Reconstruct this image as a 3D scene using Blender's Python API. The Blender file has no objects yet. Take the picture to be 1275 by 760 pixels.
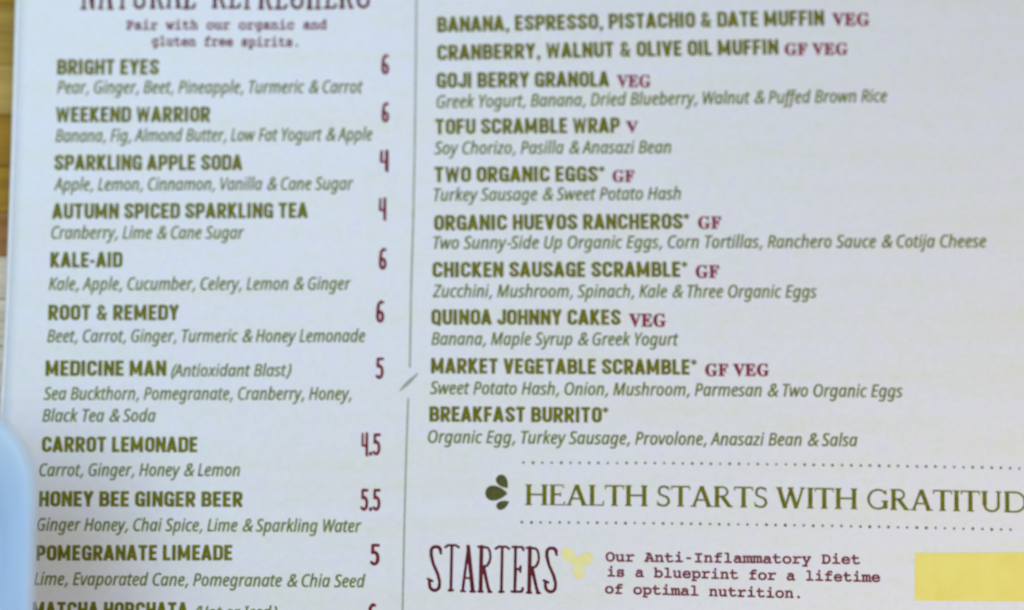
import bpy, bmesh, math, random
from mathutils import Vector, Matrix
from mathutils.geometry import tessellate_polygon
random.seed(7)
R = math.radians
scene = bpy.context.scene
COL = scene.collection
MM = 0.001

# ------------------------------------------------------------------ camera
cam_data = bpy.data.cameras.new('camera')
cam_data.sensor_width = 36.0
cam_data.lens = 36.0
cam_data.clip_start = 0.005
cam_data.clip_end = 20.0
cam_data.dof.use_dof = True
cam_data.dof.focus_distance = 0.2020        # the phone focused a touch in front of the page
cam_data.dof.aperture_fstop = 2.0
cam_data.dof.aperture_blades = 0
cam = bpy.data.objects.new('camera', cam_data)
COL.objects.link(cam)
cam.location = (0.0, -0.012, 0.21)
cam.rotation_euler = (0.057596, 0, 0)
scene.camera = cam

# ------------------------------------------------------------------ room light
world = bpy.data.worlds.new('World')
scene.world = world
world.use_nodes = True
bg = world.node_tree.nodes['Background']
bg.inputs['Color'].default_value = (0.88, 0.91, 1.0, 1)
bg.inputs['Strength'].default_value = 0.29

def area(name, loc, target, sx, sy, power, color):
    d = bpy.data.lights.new(name, 'AREA')
    d.shape = 'RECTANGLE'; d.size = sx; d.size_y = sy; d.energy = power; d.color = color
    o = bpy.data.objects.new(name, d); COL.objects.link(o)
    o.location = loc
    o.rotation_euler = (Vector(target) - Vector(loc)).to_track_quat('-Z', 'Y').to_euler()
    return o
# a cool window to the left and a warmer room lamp to the right
area('window_light', (-0.17, 0.13, 0.34), (-0.07, -0.01, 0), 0.26, 0.34, 1.02, (0.55, 0.78, 1.0))
area('room_light', (0.27, -0.24, 0.28), (0.11, -0.05, 0), 0.26, 0.26, 0.90, (1.0, 0.80, 0.60))

scene.view_settings.view_transform = 'Standard'
scene.view_settings.look = 'None'
scene.view_settings.exposure = 0.08
scene.view_settings.gamma = 1.0
scene.view_settings.use_curve_mapping = False
scene.cycles.use_denoising = True

# ------------------------------------------------------------------ materials
def mat(name):
    m = bpy.data.materials.new(name); m.use_nodes = True
    nt = m.node_tree
    return m, nt, nt.nodes['Principled BSDF']

def noise(nt, scale, detail=3, rough=0.55, stretch=(1, 1, 1), dist=0.0):
    tc = nt.nodes.new('ShaderNodeTexCoord'); mp = nt.nodes.new('ShaderNodeMapping')
    mp.inputs['Scale'].default_value = stretch
    n = nt.nodes.new('ShaderNodeTexNoise')
    n.inputs['Scale'].default_value = scale; n.inputs['Detail'].default_value = detail
    n.inputs['Roughness'].default_value = rough; n.inputs['Distortion'].default_value = dist
    nt.links.new(tc.outputs['Object'], mp.inputs['Vector']); nt.links.new(mp.outputs['Vector'], n.inputs['Vector'])
    return n

def ramp(nt, fac, stops):
    r = nt.nodes.new('ShaderNodeValToRGB'); e = r.color_ramp.elements
    while len(e) < len(stops): e.new(0.5)
    for k, (p, c) in enumerate(stops):
        e[k].position = p; e[k].color = (*c, 1)
    nt.links.new(fac, r.inputs['Fac'])
    return r

def mixc(nt, kind, fac, a, b):
    m = nt.nodes.new('ShaderNodeMix'); m.data_type = 'RGBA'; m.blend_type = kind
    if isinstance(fac, float): m.inputs[0].default_value = fac
    else: nt.links.new(fac, m.inputs[0])
    for sock, v in ((m.inputs[6], a), (m.inputs[7], b)):
        if isinstance(v, tuple): sock.default_value = (*v, 1)
        else: nt.links.new(v, sock)
    return m.outputs[2]

def bump(nt, h, bsdf, dist, strength=1.0):
    b = nt.nodes.new('ShaderNodeBump'); b.inputs['Distance'].default_value = dist
    b.inputs['Strength'].default_value = strength
    nt.links.new(h, b.inputs['Height']); nt.links.new(b.outputs['Normal'], bsdf.inputs['Normal'])

# uncoated-looking card stock under a thin satin laminate, faintly mottled
PAPER, nt, b = mat('menu_paper')
n1 = noise(nt, 260, 2, 0.6); n2 = noise(nt, 1000, 2, 0.65); n3 = noise(nt, 14, 2, 0.5)
n4 = noise(nt, 60, 2, 0.6, (0.22, 3.0, 1))
c1 = ramp(nt, n1.outputs['Fac'], [(0.30, (0.770, 0.790, 0.765)), (0.5, (0.80, 0.80, 0.815)), (0.70, (0.795, 0.775, 0.845))])
c2 = ramp(nt, n2.outputs['Fac'], [(0.30, (0.95, 0.955, 0.945)), (0.5, (0.985, 0.985, 0.985)), (0.7, (1.0, 1.0, 1.0))])
c4 = ramp(nt, n4.outputs['Fac'], [(0.42, (1.0, 1.0, 1.0)), (0.72, (0.99, 0.985, 0.90))])
o = mixc(nt, 'MULTIPLY', 1.0, c1.outputs['Color'], c2.outputs['Color'])
o = mixc(nt, 'MULTIPLY', 1.0, o, c4.outputs['Color'])
nt.links.new(o, b.inputs['Base Color'])
b.inputs['Roughness'].default_value = 0.5
b.inputs['Specular IOR Level'].default_value = 0.35
bump(nt, n2.outputs['Fac'], b, 0.00003, 0.5)

EDGE, nt, b = mat('laminate_rim')
n1 = noise(nt, 300, 2)
c = ramp(nt, n1.outputs['Fac'], [(0.3, (0.84, 0.79, 0.76)), (0.7, (0.92, 0.89, 0.86))])
nt.links.new(c.outputs['Color'], b.inputs['Base Color']); b.inputs['Roughness'].default_value = 0.3

def ink(name, dark, light, scale=900):
    m, nt, b = mat(name)
    n = noise(nt, scale, 3, 0.7)
    c = ramp(nt, n.outputs['Fac'], [(0.32, dark), (0.68, light)])
    nt.links.new(c.outputs['Color'], b.inputs['Base Color'])
    b.inputs['Roughness'].default_value = 0.6; b.inputs['Specular IOR Level'].default_value = 0.2
    return m
INK = {
    'dish_name': ink('olive_ink', (0.108, 0.104, 0.000), (0.200, 0.198, 0.000)),
    'dish_description': ink('light_olive_ink', (0.110, 0.132, 0.008), (0.21, 0.240, 0.030)),
    'price': ink('dark_maroon_ink', (0.13, 0.004, 0.010), (0.25, 0.014, 0.024)),
    'diet_mark': ink('plum_ink', (0.18, 0.007, 0.026), (0.33, 0.03, 0.075)),
    'section_title': ink('maroon_ink', (0.075, 0.004, 0.008), (0.15, 0.014, 0.022)),
    'tagline': ink('typewriter_ink', (0.12, 0.016, 0.028), (0.27, 0.06, 0.085)),
    'motto': ink('moss_ink', (0.105, 0.104, 0.000), (0.185, 0.186, 0.000)),
    'rule': ink('grey_green_ink', (0.27, 0.34, 0.22), (0.40, 0.47, 0.34)),
    'dot': ink('dark_green_ink', (0.07, 0.09, 0.05), (0.25, 0.28, 0.2), 500),
    'leaf': ink('leaf_ink', (0.060, 0.065, 0.012), (0.115, 0.115, 0.025)),
    'pale_leaf': ink('pale_yellow_ink', (0.84, 0.77, 0.27), (0.87, 0.84, 0.46), 220),
    'yellow_panel': ink('yellow_ink', (0.86, 0.73, 0.17), (0.88, 0.80, 0.22), 160),
}

PATCH_BLUE, nt, b = mat('pale_patch_blue')  # colour of the shape added for the blue patch
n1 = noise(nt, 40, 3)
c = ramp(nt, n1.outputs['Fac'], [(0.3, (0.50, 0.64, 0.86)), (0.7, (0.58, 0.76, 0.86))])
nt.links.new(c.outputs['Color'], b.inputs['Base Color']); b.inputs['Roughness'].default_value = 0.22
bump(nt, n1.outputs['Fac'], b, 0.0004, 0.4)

def wood(name, dark, mid, light):
    m, nt, b = mat(name)
    g = noise(nt, 34, 6, 0.65, (0.25, 3.0, 1), 1.6)
    f = noise(nt, 420, 3, 0.6, (0.1, 2.5, 1))
    c = ramp(nt, g.outputs['Fac'], [(0.30, dark), (0.5, mid), (0.70, light)])
    c2 = ramp(nt, f.outputs['Fac'], [(0.35, (0.78, 0.76, 0.72)), (0.6, (1, 1, 1))])
    o = mixc(nt, 'MULTIPLY', 1.0, c.outputs['Color'], c2.outputs['Color'])
    nt.links.new(o, b.inputs['Base Color'])
    b.inputs['Roughness'].default_value = 0.65
    b.inputs['Specular IOR Level'].default_value = 0.15
    bump(nt, f.outputs['Fac'], b, 0.0002, 0.6)
    return m
WOODS = [
    wood('olive_brown_oak', (0.33, 0.195, 0.030), (0.40, 0.250, 0.040), (0.46, 0.30, 0.055)),
    wood('honey_oak', (0.44, 0.27, 0.060), (0.53, 0.335, 0.080), (0.60, 0.39, 0.10)),
    wood('dark_oak', (0.299, 0.143, 0.010), (0.390, 0.202, 0.016), (0.481, 0.260, 0.026)),
    wood('reddish_oak', (0.286, 0.124, 0.029), (0.377, 0.169, 0.046), (0.468, 0.234, 0.065)),
    wood('glare_pale_oak', (0.650, 0.494, 0.325), (0.806, 0.650, 0.468), (0.900, 0.793, 0.611)),  # glare on the table, put into the plank colour
]

# ------------------------------------------------------------------ helpers
def link(name, mesh, material=None, parent=None):
    o = bpy.data.objects.new(name, mesh); COL.objects.link(o)
    if material: mesh.materials.append(material)
    if parent: o.parent = parent
    return o

def thing(name, label, category, loc=(0, 0, 0)):
    o = bpy.data.objects.new(name, None); COL.objects.link(o)
    o.location = loc; o['label'] = label; o['category'] = category
    o.empty_display_size = 0.01
    return o

def sheet_height(u, v):
    """Height of the gently bowed menu at page position u, v (metres)."""
    lift = 0.0016 * max(0.0, (-u - 0.085) / 0.03) ** 2 * 0.35
    return 0.00045 * math.sin(u * 22 + v * 9 + 0.6) + 0.0003 * math.sin(v * 31 - u * 7) + lift

INK_LIFT = 0.00003
def on_page(u, v, lift=INK_LIFT):            # page millimetres -> metres
    u *= MM; v *= MM
    return (u, v, sheet_height(u, v) + lift)

def lerp_path(path, t):
    """Quadratic through start, middle and end of a printed line."""
    (x0, y0), (xm, ym), (x1, y1) = path
    a, b, c = 2 * (t - .5) * (t - 1), -4 * t * (t - 1), 2 * t * (t - .5)
    da, db, dc = 4 * t - 3, 4 - 8 * t, 4 * t - 1
    return (a * x0 + b * xm + c * x1, a * y0 + b * ym + c * y1), (da * x0 + db * xm + dc * x1, da * y0 + db * ym + dc * y1)

def flat_mesh(name, verts, faces):
    me = bpy.data.meshes.new(name); me.from_pydata(verts, [], faces); me.update()
    for p in me.polygons: p.use_smooth = True
    return me

# ------------------------------------------------------------------ lettering
# outlines in hundredths of the capital height: advance, then closed contours
FACES = {
  'bold': {
    'A': (60, ['11 -1 16 -1 20 16 31 16 36 -2 55 3 35 102 25 100 16 102 15 100 -4 3', '24 36 25 45 26 45 28 36']),
    'B': (58, ['0 0 29 0 36 1 45 6 52 16 53 24 53 36 52 43 47 51 50 58 51 64 51 81 45 91 41 95 34 99 26 100 0 99', '20 20 20 40 31 39 34 34 33 23 30 20', '20 60 20 80 29 79 31 75 31 63 28 60']),
    'C': (58, ['25 0 34 1 43 6 50 16 52 26 52 35 51 36 34 36 33 35 32 25 30 21 25 20 20 24 20 73 21 78 26 80 31 78 33 65 34 64 51 64 52 65 51 81 48 89 40 96 34 99 26 100 18 99 9 94 5 89 2 83 0 74 0 26 1 18 5 11 11 5 18 1']),
    'D': (58, ['0 0 29 0 36 1 45 6 52 16 53 25 53 81 48 91 43 96 36 99 29 100 0 99', '20 20 20 79 20 80 28 80 32 79 34 74 34 25 33 22 30 20']),
    'E': (50, ['0 0 42 0 42 19 20 20 20 40 39 40 39 41 39 60 20 60 20 79 20 80 41 80 42 81 42 99 41 100 0 100']),
    'F': (50, ['0 0 19 0 20 40 39 40 39 59 20 60 20 79 20 80 41 80 42 81 42 99 41 100 0 100']),
    'G': (58, ['24 0 51 0 52 1 52 54 51 55 26 54 26 35 33 34 32 25 30 21 26 20 23 21 20 24 20 73 21 78 26 80 30 79 32 75 33 66 34 66 44 64 51 66 52 68 51 81 48 89 40 96 34 99 26 100 18 99 10 94 5 89 2 83 0 74 0 26 1 18 5 11 11 5 18 1']),
    'H': (58, ['0 0 19 0 20 39 21 40 31 40 33 39 33 0 52 0 52 99 51 100 34 100 33 99 33 60 31 60 20 60 20 99 19 100 0 99']),
    'I': (29, ['0 0 19 0 20 1 20 99 19 100 1 100 0 99']),
    'J': (50, ['21 0 30 1 37 5 42 11 45 19 46 99 45 100 28 100 27 99 27 28 25 21 23 20 20 23 18 36 -1 35 0 20 3 11 9 5 15 1']),
    'K': (58, ['35 -4 52 4 52 5 30 51 51 95 34 104 33 103 20 78 20 99 19 100 1 100 0 99 0 0 19 0 20 26']),
    'L': (48, ['0 0 40 0 40 19 20 20 19 100 1 100 0 99']),
    'M': (76, ['0 0 19 0 20 36 26 14 33 15 39 13 46 38 47 0 67 0 66 100 56 100 50 102 48 100 47 93 33 44 20 93 20 99 18 102 0 99']),
    'N': (60, ['0 0 19 0 20 46 34 6 35 0 54 0 54 100 36 100 35 99 34 55 20 94 20 99 16 100 0 99']),
    'O': (57, ['25 0 34 1 43 6 50 16 52 26 52 73 51 74 52 76 51 83 48 89 41 95 34 99 26 100 18 99 9 94 5 89 2 83 0 74 0 26 1 18 5 11 11 5 18 1', '25 20 21 22 20 26 20 73 21 78 26 80 31 78 32 74 33 28 30 21']),
    'P': (56, ['0 0 19 0 20 33 34 34 40 37 46 43 50 50 51 59 50 83 47 89 43 94 34 99 26 100 0 99', '20 53 20 80 28 80 30 78 31 75 31 56 28 53']),
    'Q': (58, ['37 -9 39 -10 54 2 48 10 51 19 52 25 52 72 51 75 52 76 48 87 43 94 34 99 25 100 18 99 11 95 5 89 1 82 0 74 0 25 4 12 10 6 19 1 30 0', '26 20 21 22 20 27 20 74 22 79 26 80 31 77 33 72 32 26 32 24']),
    'R': (58, ['36 -4 53 4 38 39 46 46 50 54 51 75 50 83 47 89 43 94 34 99 1 100 0 99 0 0 19 0 20 30', '20 56 20 80 28 80 31 76 31 59 28 56']),
    'S': (57, ['25 0 35 2 43 6 49 13 52 23 51 33 44 45 24 66 20 74 23 79 28 80 32 76 32 71 39 67 44 67 51 69 52 80 49 87 43 94 36 98 28 100 19 99 10 94 5 89 2 83 0 74 1 65 8 55 28 34 32 25 29 21 23 21 20 25 20 31 18 35 14 38 9 39 4 37 1 33 1 20 4 13 9 6 18 1']),
    'T': (55, ['14 0 33 0 33 79 34 80 46 80 46 100 0 100 0 80 13 80 14 79']),
    'U': (57, ['25 0 34 1 41 5 48 11 51 19 52 26 52 99 51 100 34 100 33 99 33 28 31 23 26 20 22 21 20 26 20 99 19 100 0 99 0 26 1 19 5 11 11 5 18 1']),
    'V': (58, ['15 -1 25 0 35 -1 52 98 33 101 25 58 16 101 -3 98']),
    'W': (80, ['12 0 13 -1 26 -1 27 0 36 53 45 0 46 -1 52 0 58 -1 60 0 72 99 58 100 51 50 42 96 29 95 21 51 14 100 0 99']),
    'Y': (57, ['15 0 34 0 35 44 52 96 34 103 25 77 15 103 -3 96 14 44']),
    '&': (64, ['43 -2 44 -3 56 4 46 21 57 46 43 53 37 38 36 40 28 54 27 64 22 69 20 76 22 82 25 84 28 78 26 69 32 65 39 63 43 71 43 79 41 86 36 94 33 96 27 99 19 99 12 94 7 85 5 76 6 69 12 56 9 46 5 41 2 34 1 25 2 16 7 8 13 3 23 0 31 2 37 6', '21 16 17 20 16 25 17 33 21 36 29 20 24 15']),
    ',': (26, ['10 -16 12 -15 16 -1 20 0 20 19 1 19 0 1 1 0 6 -1 2 -14']),
    '-': (34, ['0 30 24 30 25 49 24 50 0 49']),
    '*': (38, ['10 62 18 62 18 72 19 73 27 69 31 75 22 81 31 87 27 93 19 89 18 90 18 100 17 100 10 100 9 89 2 93 -3 87 6 81 -3 75 2 69 9 73']),
    ' ': (23, []),
  },
  'hand': {
    'S': (34, ['11 0 17 0 22 3 26 8 27 13 27 23 23 39 13 61 9 79 9 86 9 89 11 91 13 92 17 92 20 90 23 80 26 79 28 81 27 86 28 90 26 94 23 97 20 99 16 99 11 99 5 95 3 91 2 88 2 84 2 78 7 59 17 36 21 21 20 11 19 9 16 7 13 7 11 8 8 11 6 20 7 21 10 20 11 21 12 24 11 25 1 30 -2 29 -3 28 -2 25 1 24 0 20 1 10 3 6 6 3']),
    'T': (34, ['11 -1 13 -1 18 0 20 2 20 4 16 5 16 94 17 95 20 95 27 90 29 92 30 93 29 95 22 100 21 100 5 100 -2 95 -3 93 -2 91 1 90 6 94 8 95 10 94 10 5 7 4 6 2 7 0']),
    'A': (34, ['23 -1 29 0 30 0 30 3 27 5 27 6 16 98 15 100 11 101 9 100 8 98 9 90 0 5 -3 4 -3 2 -1 0 7 0 9 0 10 3 6 5 8 26 8 28 16 28 19 5 16 3 16 2 17 0', '10 32 9 33 9 34 11 58 12 61 16 33']),
    'R': (34, ['22 -1 25 -1 29 0 29 3 26 5 23 12 14 53 19 55 21 58 24 63 26 74 25 85 23 92 19 97 16 98 9 99 6 101 4 101 1 99 -2 99 -4 98 -4 97 -4 95 0 94 1 93 1 5 -1 4 -2 2 -1 0 5 -1 11 0 12 2 11 4 9 5 9 35 9 38 10 39 17 9 19 5 18 2 19 0', '10 58 9 59 9 93 10 93 14 93 17 92 20 85 21 74 20 69 17 62 15 59']),
    'E': (30, ['4 -1 21 0 23 2 25 9 24 12 22 13 20 12 18 6 17 5 10 5 9 6 10 47 13 47 14 47 14 43 16 42 18 42 19 44 19 57 18 58 17 58 15 58 13 52 9 53 9 93 11 94 17 94 18 93 20 88 23 88 25 90 22 98 21 99 10 99 6 100 3 99 -1 99 -3 97 -2 94 2 94 3 93 3 6 2 5 -2 5 -3 3 -2 0']),
    'F': (30, ['4 -1 12 0 13 0 14 2 13 4 9 5 10 47 13 47 14 47 14 43 16 42 18 42 19 44 19 57 18 58 17 58 15 58 13 52 9 53 9 93 11 94 17 94 18 93 20 88 23 88 25 90 22 98 21 99 10 99 6 100 3 99 -1 99 -3 97 -2 94 2 94 3 93 3 5 0 4 -1 2 0 0']),
    'H': (36, ['3 -1 6 -2 8 0 12 0 14 2 12 4 9 5 9 47 10 47 17 48 19 47 19 5 16 4 15 2 16 0 22 -1 28 0 30 2 30 4 25 5 25 94 30 95 30 97 30 99 28 99 22 100 16 99 15 98 15 95 19 94 18 52 10 52 9 54 9 94 13 95 14 97 14 98 12 99 8 99 5 101 2 100 0 99 -2 98 -2 95 1 94 1 5 -2 4 -2 2 0 0']),
    'N': (36, ['-2 0 5 -1 11 0 12 2 11 4 8 5 8 60 19 3 21 0 23 -1 25 0 27 3 26 10 26 97 25 99 23 100 21 99 20 97 20 47 20 42 9 98 7 100 5 101 2 99 1 98 2 90 2 5 -2 4 -2 2']),
    'U': (36, ['12 0 14 0 18 1 23 4 26 9 26 14 26 98 26 99 23 100 21 100 20 98 20 14 18 9 14 7 12 7 10 9 9 11 8 15 8 98 7 100 5 100 2 99 2 98 2 14 2 9 5 4 8 1']),
    'L': (30, ['4 -1 6 -2 10 0 21 0 23 2 25 12 25 13 23 14 21 14 19 13 18 6 17 5 11 5 10 6 10 97 8 100 6 101 3 100 2 97 2 6 2 5 -2 5 -3 3 -2 0']),
    ' ': (28, []),
  },
  'price': {
    '4': (40, ['23 -6 28 -7 31 -6 33 -4 34 0 34 100 32 105 28 107 22 106 20 101 19 51 11 51 12 100 9 103 5 104 1 102 0 98 -1 44 1 40 4 39 19 39 20 -1']),
    '5': (42, ['9 -1 18 -2 27 3 32 10 36 19 37 30 37 40 35 50 31 59 26 64 19 69 14 70 15 87 33 87 38 90 38 97 36 99 33 101 7 101 3 99 1 95 0 55 2 53 5 51 16 53 20 46 22 38 21 23 17 14 14 13 8 19 4 21 -1 20 -4 17 -3 10 3 3']),
    '6': (42, ['13 -2 19 -3 28 1 33 9 35 16 36 26 35 38 31 48 25 55 14 58 17 82 22 87 26 86 30 86 33 88 35 91 35 95 33 99 20 104 15 102 3 87 -1 55 -2 26 -1 16 3 6 8 0', '18 13 15 15 13 26 14 35 16 40 18 41 21 34 21 26 21 19']),
    '.': (20, ['3 -3 11 -3 14 0 16 4 15 12 13 15 10 17 2 16 -2 11 -2 2']),
  },
  'ital': {
    ' ': (24, []),
    '&': (68, ['19 -3 34 -2 50 8 55 -2 68 -2 70 0 61 20 70 35 75 51 64 52 54 33 45 52 58 67 63 82 61 96 58 101 53 103 44 103 37 100 30 94 26 86 24 71 27 56 13 40 7 20 7 12 10 5 14 0', '25 12 21 17 21 27 25 36 33 44 44 20 35 13', '39 65 37 74 38 82 42 88 48 89 50 85 49 77 46 71']),
    '(': (28, ['11 -23 21 -24 23 -22 19 3 21 34 30 65 37 83 47 99 46 102 37 102 32 97 21 77 13 53 8 29 6 10 7 -7']),
    ')': (28, ['-3 -23 6 -24 11 -20 22 0 31 24 36 48 37 70 36 89 31 102 22 102 21 100 25 72 21 39 12 8 -3 -21']),
    ',': (25, ['-2 -19 8 -19 22 13 21 18 11 18 10 17']),
    '-': (30, ['8 31 34 30 37 43 35 45 11 45']),
    'A': (52, ['-7 -1 6 -1 17 29 35 29 38 -1 49 -1 41 100 40 102 31 102 28 101', '22 45 31 72 34 45']),
    'B': (55, ['2 -1 25 -2 34 -1 43 5 50 15 52 25 52 38 49 45 44 51 54 63 57 80 53 93 45 100 35 102 16 101', '16 13 20 44 23 45 34 44 37 40 39 34 39 26 37 19 29 13', '24 60 23 61 26 86 35 87 40 85 44 78 41 65 35 60']),
    'C': (54, ['24 -3 38 -3 48 2 48 14 47 16 32 12 27 13 23 16 19 25 18 40 21 65 30 82 35 87 40 88 47 87 54 83 57 85 61 96 50 102 37 103 25 97 15 85 8 66 4 40 7 19 13 5']),
    'D': (62, ['2 -1 24 -2 34 0 45 9 55 24 60 46 60 71 55 89 50 96 44 100 34 102 16 101', '16 13 26 86 36 86 43 81 47 71 48 56 45 39 41 28 34 18 25 13']),
    'E': (48, ['2 -1 39 -1 40 13 16 14 20 44 43 45 45 48 45 59 23 60 26 86 51 87 53 102 16 101']),
    'F': (44, ['2 -1 14 -1 20 40 44 41 45 55 22 56 26 86 51 87 53 102 16 101']),
    'G': (63, ['25 -3 40 -3 53 4 60 52 59 54 37 55 35 54 33 41 45 39 42 14 32 12 24 15 19 24 18 36 21 64 25 74 30 82 35 86 42 88 49 87 58 82 60 84 63 96 52 102 38 103 25 97 15 84 8 66 5 40 7 19 13 5']),
    'H': (63, ['2 -1 14 -1 21 44 45 44 39 0 41 -2 51 -1 65 99 64 102 53 101 46 60 23 60 28 100 26 102 16 101']),
    'I': (30, ['-4 -1 21 -2 23 -1 24 8 18 12 28 88 36 93 37 100 36 102 10 101 9 93 16 89 5 12 -3 8']),
    'K': (52, ['2 -1 14 -1 20 39 24 44 36 -1 49 -1 34 55 62 99 61 102 49 102 24 63 28 100 26 102 16 101']),
    'L': (44, ['2 -1 38 -2 39 0 40 13 16 14 28 100 26 102 18 102 16 100']),
    'M': (78, ['2 -1 11 -2 14 0 22 62 28 0 30 -2 39 -1 62 60 54 0 56 -2 66 -1 80 101 64 101 37 29 32 100 29 102 16 101']),
    'O': (67, ['24 -3 38 -3 49 4 58 17 64 37 66 62 64 82 55 97 44 103 32 102 21 95 12 81 7 62 4 37 7 19 13 5', '29 12 23 16 19 25 18 39 19 57 23 71 28 81 34 87 42 88 48 84 52 75 53 60 51 42 48 29 42 19 37 13']),
    'P': (52, ['2 -1 14 -1 19 36 31 38 41 42 47 48 52 56 54 69 54 84 49 95 41 101 33 102 16 101', '23 52 26 86 36 86 40 83 42 78 40 61 33 54']),
    'R': (53, ['2 -1 14 -1 20 39 27 39 36 -1 49 -1 39 43 47 49 52 58 55 69 54 81 51 93 43 100 33 102 16 101', '23 54 26 86 38 86 40 82 42 78 40 63 34 56']),
    'S': (47, ['9 -3 21 -3 29 -1 37 5 42 16 44 30 42 41 37 50 23 64 21 72 23 82 28 88 34 88 44 83 47 84 50 96 39 103 29 103 21 101 14 95 9 85 8 72 9 60 14 51 28 37 30 27 28 18 22 12 12 12 2 18 0 16 0 2']),
    'T': (46, ['12 -1 22 -2 25 0 37 86 55 87 56 102 8 101 7 88 24 86']),
    'U': (63, ['21 -3 30 -4 39 -1 46 5 51 14 56 31 66 100 65 102 53 101 42 26 37 16 29 12 21 15 18 26 27 100 25 102 15 101 6 37 5 22 7 12 10 5 15 0']),
    'V': (51, ['14 -1 26 -1 61 99 60 102 49 101 24 27 19 100 17 102 7 101']),
    'W': (79, ['11 -1 23 -1 44 66 47 0 49 -2 59 -1 89 99 89 102 77 101 57 34 54 101 42 101 22 36 20 100 19 102 8 101']),
    'Y': (47, ['12 -1 24 -1 29 36 57 99 56 102 44 101 26 59 19 101 7 101 17 38']),
    'Z': (49, ['-3 -1 42 -1 43 13 15 14 54 89 55 100 54 102 12 101 10 89 12 87 38 86 -1 11']),
    'a': (53, ['13 -3 23 -3 31 4 33 -2 42 -1 53 75 52 77 43 77 41 70 34 77 24 78 17 73 10 64 4 45 2 21 5 6', '21 11 17 13 15 19 16 41 23 59 27 63 31 64 34 61 36 56 35 37 29 19 24 13']),
    'b': (54, ['20 -3 25 -4 31 -2 40 6 48 22 51 45 50 64 44 75 39 78 34 78 29 77 24 72 28 106 25 109 17 109 15 106 0 0 3 -2 9 -2 13 5', '24 11 20 13 17 19 18 37 25 57 30 63 34 64 37 61 38 55 37 34 32 17 28 12']),
    'c': (42, ['17 -3 28 -3 38 2 37 15 34 15 26 11 21 12 17 16 15 25 17 45 23 60 29 64 41 60 43 62 45 74 36 78 26 78 17 73 9 63 5 49 2 30 3 15 8 4']),
    'd': (54, ['13 -3 23 -2 31 4 33 -2 41 -2 43 0 57 106 56 109 45 107 39 73 32 78 22 77 14 71 8 59 3 39 3 17 6 5', '21 11 17 13 15 20 16 41 22 59 27 63 31 64 34 61 36 56 35 37 29 20 25 14']),
    'e': (46, ['17 -3 28 -3 39 4 39 16 37 17 27 11 22 11 17 15 15 24 15 30 26 32 33 35 40 41 44 49 46 59 44 69 40 75 33 78 23 78 16 72 9 61 4 45 2 27 4 14 9 2', '17 45 23 60 27 64 31 64 33 59 31 51 26 47']),
    'f': (29, ['-10 -35 -3 -36 3 -34 7 -29 11 -21 23 63 32 64 34 65 35 75 33 77 25 78 27 86 31 95 41 94 43 105 38 108 30 109 21 105 16 95 13 78 3 71 3 64 10 63 -1 -15 -4 -21 -10 -20 -12 -21 -13 -32']),
    'g': (54, ['10 -35 20 -36 27 -33 34 -28 38 -20 42 -5 53 74 51 77 44 77 41 70 34 78 29 79 22 77 14 70 8 59 4 46 2 30 3 16 5 6 10 0 16 -3 24 -2 30 3 30 1 27 -14 22 -20 15 -21 4 -16 1 -16 0 -30', '20 11 17 14 15 20 17 44 24 60 27 63 31 64 34 61 36 55 35 35 28 18 24 12']),
    'h': (54, ['1 -1 13 -1 21 48 26 59 34 64 37 61 38 55 31 0 34 -2 41 -2 43 0 50 50 50 64 47 73 40 78 31 78 23 73 28 106 26 109 18 109 15 106']),
    'i': (24, ['1 -1 11 -2 13 0 23 75 21 77 13 77 11 75', '17 86 23 86 26 91 27 100 23 105 18 104 14 99 13 91']),
    'j': (24, ['-11 -35 -4 -36 2 -33 6 -29 9 -21 23 74 22 77 13 77 11 75 -2 -15 -5 -21 -12 -20 -14 -21 -14 -32', '16 86 22 86 26 91 27 100 22 105 17 104 14 99 13 91']),
    'k': (46, ['1 -1 13 -1 17 26 20 30 30 -1 40 -2 43 0 30 43 51 75 49 77 37 77 21 52 20 52 28 106 26 109 17 109 15 106']),
    'l': (24, ['1 -1 11 -2 13 0 28 106 26 109 17 109 15 106']),
    'm': (81, ['1 -1 13 -1 21 48 26 59 33 64 35 63 36 55 29 0 31 -2 41 -1 49 48 55 59 61 64 65 61 65 54 58 0 60 -2 70 -1 78 55 77 68 73 75 66 78 59 78 53 74 48 66 44 74 39 78 30 78 23 71 20 77 11 76']),
    'n': (54, ['0 -2 13 -2 21 47 26 58 33 63 37 61 38 55 30 0 32 -3 43 -2 51 58 48 71 42 78 32 79 22 71 21 77 11 76']),
    'o': (52, ['17 -2 27 -3 36 3 44 14 48 30 50 50 47 64 41 74 32 78 22 77 14 71 8 60 4 45 2 28 4 14 9 3', '23 11 18 14 16 19 16 40 22 59 26 63 31 63 34 61 37 54 36 34 31 18 27 13']),
    'p': (54, ['-4 -35 8 -35 13 1 14 2 22 -3 31 -2 39 4 45 15 50 36 51 58 48 70 40 78 30 78 22 70 22 75 20 77 11 76', '23 11 19 14 17 20 19 40 25 58 30 63 34 64 37 61 38 55 37 31 30 15 27 12']),
    'r': (37, ['1 -1 13 -1 21 49 29 61 40 64 42 75 40 78 30 78 23 71 20 77 11 76']),
    's': (40, ['7 -3 17 -3 24 -1 31 5 35 12 36 24 34 32 29 39 18 50 17 55 18 61 22 64 28 63 35 59 38 61 40 72 29 78 20 78 14 76 9 71 5 64 4 52 6 44 22 26 23 21 22 15 17 11 10 11 2 16 -1 16 -1 2']),
    't': (31, ['12 -3 20 -3 27 1 27 11 25 13 17 11 16 15 16 21 22 62 34 64 36 75 34 77 24 77 26 92 24 94 17 94 12 79 3 72 2 66 3 64 9 62 4 22 3 10 6 2']),
    'u': (54, ['12 -3 23 -3 31 5 33 -2 42 -1 53 75 51 77 41 76 33 29 27 16 20 11 16 13 16 20 23 75 21 77 11 76 3 17 5 5']),
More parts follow.
